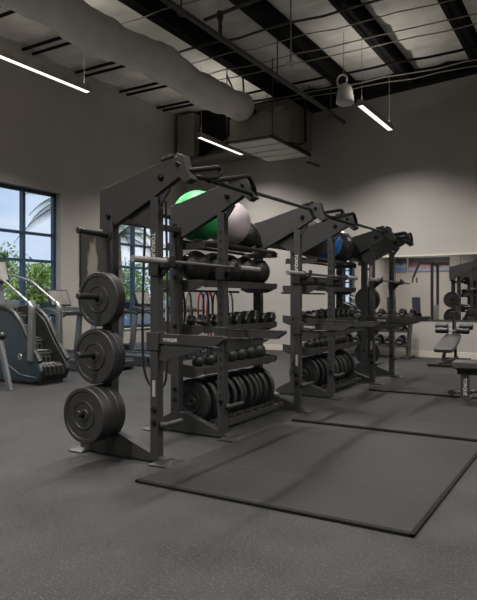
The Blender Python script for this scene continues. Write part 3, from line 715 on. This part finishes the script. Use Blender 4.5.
# ------------------------------------------------------------------ flat bench
fb = thing('flat_bench', 'dark upholstered flat bench at the right edge before the far mat', 'exercise bench', (-1.03, 8.22, 0.0))
fb.rotation_euler.z = 0.04
b = MB(); v = []
b.box(-0.60, 0.62, -0.15, 0.15, 0.42, 0.52); b.build('seat_pad', M['pad'], fb, 0.022)
b = MB(); b.box(-0.55, 0.55, -0.04, 0.04, 0.34, 0.42); b.box(-0.55, 0.55, -0.11, 0.11, 0.40, 0.422); b.build('seat_frame', M['black'], fb, 0.005)
for s_ in (-1, 1):
    b = MB(); b.box(s_*0.45-0.03, s_*0.45+0.03, -0.06, 0.06, 0.03, 0.36); b.box(s_*0.45-0.055, s_*0.45+0.055, -0.065, -0.055, 0.03, 0.36); b.box(s_*0.45-0.06, s_*0.45+0.06, -0.10, 0.24, 0.0, 0.04); l_ = b.build('leg', M['frame'], fb, 0.005)
    if s_ < 0:
        text('TORQUE', 0.055, 'lettering', M['letter'], l_, Matrix.Translation((-0.45, -0.067, 0.19)) @ Matrix.Rotation(PI/2, 4, 'X') @ Matrix.Rotation(-PI/2, 4, 'Z'), 0.001)
b = MB(); b.cyl((-0.62, -0.05, 0.10), (-0.62, 0.22, 0.10), 0.04, 16); b.cyl((-0.62, 0.05, 0.10), (-0.42, 0.05, 0.09), 0.02, 8); b.build('transport_wheel', M['black'], fb)
b = MB(); b.tube([(-0.42, 0, 0.10), (0.1, 0, 0.30)], 0.02, 8); b.build('brace', M['black'], fb)

# ------------------------------------------------------------------ treadmills
def treadmill(Y, label):
    t = thing('treadmill', label, 'treadmill', (-8.5, Y, 0), 'treadmills facing the windows')
    b = MB(); b.box(-0.95, 0.95, -0.40, -0.29, 0.0, 0.20); b.box(-0.95, 0.95, 0.29, 0.40, 0.0, 0.20); b.box(0.88, 0.98, -0.40, 0.40, 0.05, 0.17); b.build('side_rail', M['deck'], t, 0.015)
    MB().box(-0.9, 0.90, -0.29, 0.29, 0.11, 0.175).build('belt', M['black'], t, 0.01)
    b = MB(); b.prism([(-1.05, 0.05), (-1.05, 0.22), (-0.95, 0.30), (-0.62, 0.29), (-0.45, 0.19), (-0.45, 0.05)], -0.42, 0.42); b.build('motor_hood', M['deck'], t, 0.02)
    for s_ in (-1, 1):
        b = MB(); b.prism([(-0.66, 0.12), (-0.50, 0.12), (-0.42, 1.02), (-0.54, 1.02)], s_*0.42-0.03, s_*0.42+0.03); b.build('upright', M['silver'], t, 0.012)
        b = MB(); b.tube([(-0.62, s_*0.36, 1.04), (-0.4, s_*0.40, 1.04), (-0.12, s_*0.40, 1.03), (-0.05, s_*0.40, 1.0)], 0.03, 10); b.build('handrail', M['deck'], t)
    b = MB(); b.prism([(-0.72, 0.98), (-0.72, 1.10), (-0.55, 1.16), (-0.30, 1.09), (-0.30, 1.0)], -0.42, 0.42); b.build('console_tray', M['deck'], t, 0.02)
    b = MB(); tl = Matrix.Translation((-0.62, 0, 1.34)) @ Matrix.Rotation(-0.38, 4, 'Y')
    b.box(-0.03, 0.02, -0.26, 0.26, -0.17, 0.17, mtx=tl); b.box(-0.03, 0.03, -0.08, 0.08, -0.30, -0.18, mtx=tl); c = b.build('console', M['black'], t, 0.01)
    tag(MB().box(0.0205, 0.024, -0.23, 0.23, -0.14, 0.14, mtx=tl).build('screen', M['screen'], c), 'pale console screen')
for y, l in ((8.42, 'treadmill nearest the stair climber, facing the windows'), (9.68, 'treadmill mostly hidden behind the weight plates on the near frame'),
             (10.95, 'treadmill seen between the two nearest rack frames'), (12.3, 'farthest treadmill by the far left corner')): treadmill(y, l)

# ------------------------------------------------------------------ stair climber
sc = thing('stair_climber', 'blue grey stair climber machine at the left edge by the window', 'stair climber', (-7.4, 6.32, 0))
def sidepanel(y, m):
    b = MB(); pts = [(-1.35, 0.05), (-1.35, 0.9), (-1.2, 1.10), (-0.85, 1.17), (-0.55, 1.12), (-0.36, 0.98), (-0.12, 0.62), (0.10, 0.36), (0.16, 0.22), (0.10, 0.07), (0.0, 0.04)]
    b.prism(pts, y, y+0.07); return b.build('side_panel', m, sc, 0.015)
s1 = sidepanel(0.0, M['bluegrey']); s2 = sidepanel(0.53, M['black'])
b = MB(); cv = [(-1.30, 1.06), (-1.1, 1.16), (-0.82, 1.205), (-0.55, 1.16), (-0.33, 1.0), (-0.08, 0.64), (0.13, 0.38)]
for y in (-0.015, 0.535):
    b.tube(smooth([(x, y+0.04, z-0.02) for x, z in cv], 5), 0.042, 10)
b.build('shroud_edge', M['black'], sc)
b = MB(); b.lathe([(0.001, -0.006), (0.05, -0.006), (0.055, 0.002)], (-0.30, -0.002, 0.42), 'y', 20); tag(b.build('round_badge', M['silver'], s1), 'silver round badge')
b = MB()
for z0, z1 in ((0.18, 0.30), (0.60, 0.62)): pass
b.tube([(-1.2, -0.004, 0.70), (-0.8, -0.004, 0.40), (-0.3, -0.004, 0.15), (0.05, -0.004, 0.12)], 0.008, 6); b.build('trim_line', M['silver'], s1)
for k in range(5):
    x = 0.02-0.20*k; z = 0.30+0.195*k
    b = MB(); b.box(x-0.24, x, 0.075, 0.53, z-0.02, z+0.005); b.box(x-0.025, x, 0.075, 0.53, z-0.055, z+0.005)
    b.box(x-0.24, x-0.225, 0.075, 0.53, z, z+0.17)
    s_ = b.build('step', M['stepgrey'], sc, 0.004)
    for q in range(5): MB().box(x-0.225, x-0.205, 0.11+q*0.085, 0.15+q*0.085, z+0.03, z+0.09).build('step_slot', M['black'], s_)
b = MB(); b.box(-1.3, 0.05, 0.06, 0.55, 0.0, 0.16)
for q in range(5): b.tube([(0.07, 0.12+q*0.085, 0.08), (0.14, 0.12+q*0.085, 0.16), (0.13, 0.12+q*0.085, 0.26), (0.03, 0.12+q*0.085, 0.29)], 0.03, 8)
b.build('base', M['black'], sc)
for y, x in ((-0.02, -0.05), (0.57, -0.10)):
    b = MB(); b.prism([(x-0.05, 0.36), (x+0.08, 0.36), (x+0.06, 1.14), (x-0.02, 1.16)], y-0.02, y+0.06); hd = b.build('handrail_post', M['silver'], sc, 0.015)
    b = MB(); b.tube(smooth([(x+0.03, y+0.02, 1.02), (x+0.01, y+0.02, 1.20), (x-0.10, y+0.02, 1.29), (x-0.40, y+0.02, 1.47), (x-0.58, y+0.02, 1.58), (x-0.68, y+0.02, 1.62), (x-1.1, y+0.02, 1.72)], 6), [0.048]*7+[0.036]*4+[0.022]*26, 10); b.build('handrail', M['silver'], sc)
b = MB(); b.prism([(-1.20, 1.05), (-1.05, 1.05), (-1.14, 1.62), (-1.26, 1.62)], 0.15, 0.35); b.build('console_post', M['silver'], sc, 0.01)
b = MB(); tl = Matrix.Translation((-1.15, 0.22, 1.76)) @ Matrix.Rotation(-0.3, 4, 'Y')
b.box(-0.05, 0.03, -0.22, 0.22, -0.18, 0.2, mtx=tl); c = b.build('console', M['black'], sc, 0.015)
MB().box(0.031, 0.035, -0.19, 0.19, -0.14, 0.17, mtx=tl).build('screen', M['screen'], c)

# left edge machine : partly seen silver leg frame with black knob
lm = thing('silver_machine', 'silver A-frame machine foot cut by the left picture edge', 'exercise machine', (-7.50, 5.80, 0))
b = MB(); b.prism([(0.18, 0.0), (0.26, 0.0), (0.04, 0.75), (-0.03, 0.75)], -0.03, 0.03); b.prism([(-0.5, 0.0), (-0.42, 0.0), (-0.08, 0.75), (-0.15, 0.75)], -0.03, 0.03); b.build('leg_frame', M['silver'], lm, 0.008)
b = MB(); b.box(-0.7, -0.1, -0.15, 0.15, 0.72, 0.82); b.build('seat', M['black'], lm, 0.02)
b = MB(); b.cyl((-0.12, 0, 0.78), (0.02, 0, 0.78), 0.035, 12); b.sphere((0.05, 0, 0.78), 0.055, 16); b.build('knob', M['black'], lm)

# ------------------------------------------------------------------ poster between windows
t = thing('wall_poster', 'dark framed poster of gripping hands between the windows', 'poster', (XL+0.02, 10.33, 2.0))
MB().box(-0.018, 0.012, -0.43, 0.43, -0.85, 0.85).build('frame', M['black'], t, 0.003)
MB().box(0.012, 0.015, -0.41, 0.41, -0.83, 0.83).build('print', M['pic_grip'], t)
for x0, x1, m, l in ((-9.7, -9.0, 'pic_blue', 'blue framed print on the wall behind the camera'), (-8.9, -6.75, 'pic_red', 'wide red and blue print on the wall behind the camera')):
    t = thing('wall_print', l, 'print', ((x0+x1)/2, YF+0.02, 3.19)); h = (x1-x0)/2
    MB().box(-h, h, -0.015, 0.01, -0.38, 0.38).build('frame', M['black'], t); MB().box(-h+0.02, h-0.02, 0.01, 0.013, -0.36, 0.36).build('print', M[m], t)

# ------------------------------------------------------------------ machines seen only in the mirror
cm = thing('cable_machine', 'tall black cable machine reflected in the mirror', 'cable machine', (-5.60, 2.9, 0))
b = MB(); b.box(-0.05, 0.05, -0.05, 0.05, 0, 2.75); b.box(-0.05, 0.05, 0.9, 1.0, 0, 2.75); b.box(-0.06, 0.06, -0.05, 1.0, 2.65, 2.78); b.box(-0.4, 0.4, -0.05, 1.0, 0, 0.08); b.build('frame', M['black'], cm, 0.01)
b = MB(); b.prism([(-0.7, 2.75), (-0.62, 2.85), (0.5, 2.78), (0.5, 2.66)], 0.3, 0.4); b.prism([(-0.7, 2.75), (-0.62, 2.75), (-0.85, 2.2), (-0.92, 2.2)], 0.3, 0.4); b.build('arm', M['black'], cm)
b = MB(); b.tube([(-0.9, 0.35, 2.2), (-0.92, 0.35, 2.0)], 0.03, 8); b.tube([(-0.75, 0.35, 2.2), (-0.74, 0.35, 2.0)], 0.03, 8); b.build('grip', M['black'], cm)
b = MB(); [b.box(-0.12, 0.12, 0.3, 0.6, 0.15+0.06*k, 0.20+0.06*k) for k in range(16)]; b.build('weight_stack', M['chrome'], cm)
for k, (x, y) in enumerate(((-7.3, 3.2), (-6.55, 2.2))):
    t = thing('adjustable_bench', ['upright slate bench left in the mirror reflection', 'upright slate bench nearer the cable machine reflection'][k], 'exercise bench', (x, y, 0), 'upright benches seen in the mirror')
    b = MB(); b.box(-0.17, 0.17, -0.3, 0.15, 0.44, 0.52); b.build('seat', M['bluepad'], t, 0.02)
    b = MB(); b.prism([(0.17, 0.5), (0.25, 0.5), (0.42, 1.42), (0.34, 1.42)], -0.17, 0.17, 'x'); b.build('backrest', M['bluepad'], t, 0.02)
    b = MB(); b.box(-0.03, 0.03, -0.5, 0.7, 0.04, 0.1); b.box(-0.25, 0.25, -0.55, -0.48, 0, 0.05); b.box(-0.25, 0.25, 0.65, 0.72, 0, 0.05); b.box(-0.03, 0.03, 0, 0.06, 0.1, 0.44); b.build('frame', M['black'], t, 0.005)

# ------------------------------------------------------------------ outdoors
struct(MB().box(-140, XL-0.3, -80, 120, -0.35, -0.2).build('ground', M['grass'], smooth=False))
struct(MB().box(-34, XL-3.5, -60, 90, -0.2, -0.17).build('ground', M['asphalt'], smooth=False))
def rnd(a, b): return random.uniform(a, b)
def tree(x, y, h, r, m, label, n=2600, cz=0.62):
    t = thing('leafy_tree', label, 'tree', (x, y, -0.2), 'trees outside the windows')
    b = MB(); b.tube([(0, 0, 0), (0.05, 0.02, h*0.3), (0, 0.05, h*0.6), (0.05, 0, h*0.85)], [0.13, 0.10, 0.07, 0.03], 8)
    for k in range(6):
        a = k*1.05; b.tube([(0, 0, h*(0.3+0.07*k)), (r*0.6*math.cos(a), r*0.6*math.sin(a), h*(0.45+0.08*k))], [0.05, 0.015], 6)
    b.build('trunk', M['bark'], t)
    b = MB()
    cl = [(rnd(-r, r)*0.6, rnd(-r, r)*0.6, h*rnd(0.35, 0.95), r*rnd(0.3, 0.55)) for _ in range(16)]
    for k in range(n):
        c = random.choice(cl); d = Vector((random.gauss(0, 1), random.gauss(0, 1), random.gauss(0, 1))).normalized()*c[3]*rnd(0.5, 1)
        p = Vector(c[:3])+d; s_ = rnd(0.05, 0.11)
        u = Vector((rnd(-1, 1), rnd(-1, 1), rnd(-1, 1))).normalized(); v = u.cross(Vector((rnd(-1, 1), rnd(-1, 1), rnd(-1, 1)))).normalized()
        b.add([p-u*s_*1.6, p+v*s_*0.6, p+u*s_*1.6, p-v*s_*0.6], [(0, 1, 2, 3)])
    b.build('foliage', m, t, smooth=False)
def palm(x, y, h, label, L=2.4):
    t = thing('palm_tree', label, 'palm tree', (x, y, -0.2), 'palms outside the windows')
    MB().tube([(0, 0, 0), (0.1, 0, h*0.5), (0, 0, h)], [0.2, 0.15, 0.13], 10).build('trunk', M['bark'], t)
    for k in range(14):
        a = k*2*PI/14+0.2; el = [0.9, 0.45, 0.1][k % 3]; b = MB(); pts = []
        for q in range(13):
            s_ = q/12; pts.append(Vector((math.cos(a)*L*s_*math.cos(el*0.6), math.sin(a)*L*s_*math.cos(el*0.6), h+L*(math.sin(el)*s_-0.75*s_*s_))))
        b.tube(pts, [0.025-0.0015*q for q in range(13)], 5)
        side = Vector((-math.sin(a), math.cos(a), 0))
        for q in range(1, 48):
            s_ = q/48*12; i = int(s_); f_ = s_-i; p = pts[i].lerp(pts[min(i+1, 12)], f_); dr = (pts[min(i+1, 12)]-pts[i]).normalized()
            ll = 0.55*math.sin(PI*min(1, 0.15+q/52))+0.08
            for sg in (-1, 1):
                e = p+side*sg*ll*0.8+dr*ll*0.5-Vector((0, 0, ll*0.35)); b.add([p-dr*0.018, p+dr*0.018, e], [(0, 1, 2)])
        b.build('frond', M['palmleaf'], t, smooth=False)
palm(-15.0, 14.7, 4.75, 'palm tree whose fronds show at the top of the left window', 2.1)
palm(-16.8, 18.6, 4.1, 'palm tree behind the second window, nearer of two', 2.4)
palm(-26, 33, 7.5, 'far palm tree across the car park', 2.6)
for k, (x, y, h, r, m, l) in enumerate([(-16.5, 12.1, 3.9, 0.9, 'leaf', 'slender green tree behind the left window'), (-22, 13.8, 3.4, 2.0, 'leaf2', 'bright low tree left of the slender tree'), (-25, 17.5, 3.8, 2.3, 'leaf2', 'round bright tree far behind the left window'),
        (-24, 28.0, 3.6, 2.1, 'leaf', 'round green tree far behind the second window'), (-25, 21.8, 3.4, 1.4, 'leaf2', 'small bright tree behind the second window'), (-30, 24.0, 4.2, 2.6, 'leaf', 'wide green tree at the car park edge'), (-19, 10.5, 3.0, 1.6, 'leaf', 'low green tree at the far left edge of the left window'), (-23, 32, 3.6, 2.0, 'leaf2', 'bright tree right in the second window')]):
    tree(x, y, h, r, M[m], l)
def car(x, y, m, label, rz):
    t = thing('parked_car', label, 'car', (x, y, -0.17), 'parked cars outside', rz)
    b = MB(); b.prism([(-2.2, 0.3), (-2.2, 0.8), (-1.9, 0.95), (-1.1, 1.0), (1.0, 1.0), (1.9, 0.85), (2.2, 0.7), (2.2, 0.3)], -0.85, 0.85); b.build('body', m, t, 0.06)
    b = MB(); b.prism([(-1.7, 0.95), (-1.2, 1.42), (0.4, 1.45), (1.1, 0.98)], -0.75, 0.75); b.build('cabin', M['glassdk'], t, 0.05)
    for sx in (-1.35, 1.35):
        for sy in (-0.8, 0.8): MB().lathe([(0.001, -0.1), (0.2, -0.1), (0.32, -0.1), (0.33, 0), (0.32, 0.1), (0.001, 0.1)], (sx, sy, 0.33), 'y', 20).build('wheel', M['black'], t)
car(-20, 16.0, M['carw'], 'white car parked behind the left window', 0.1); car(-20, 19.5, M['carb'], 'blue car parked beside the white car', 0.1)
car(-19, 23.5, M['carr'], 'silver car parked behind the second window', 0.1); car(-19.5, 27.0, M['carw'], 'white car parked past the silver car', 0.1)
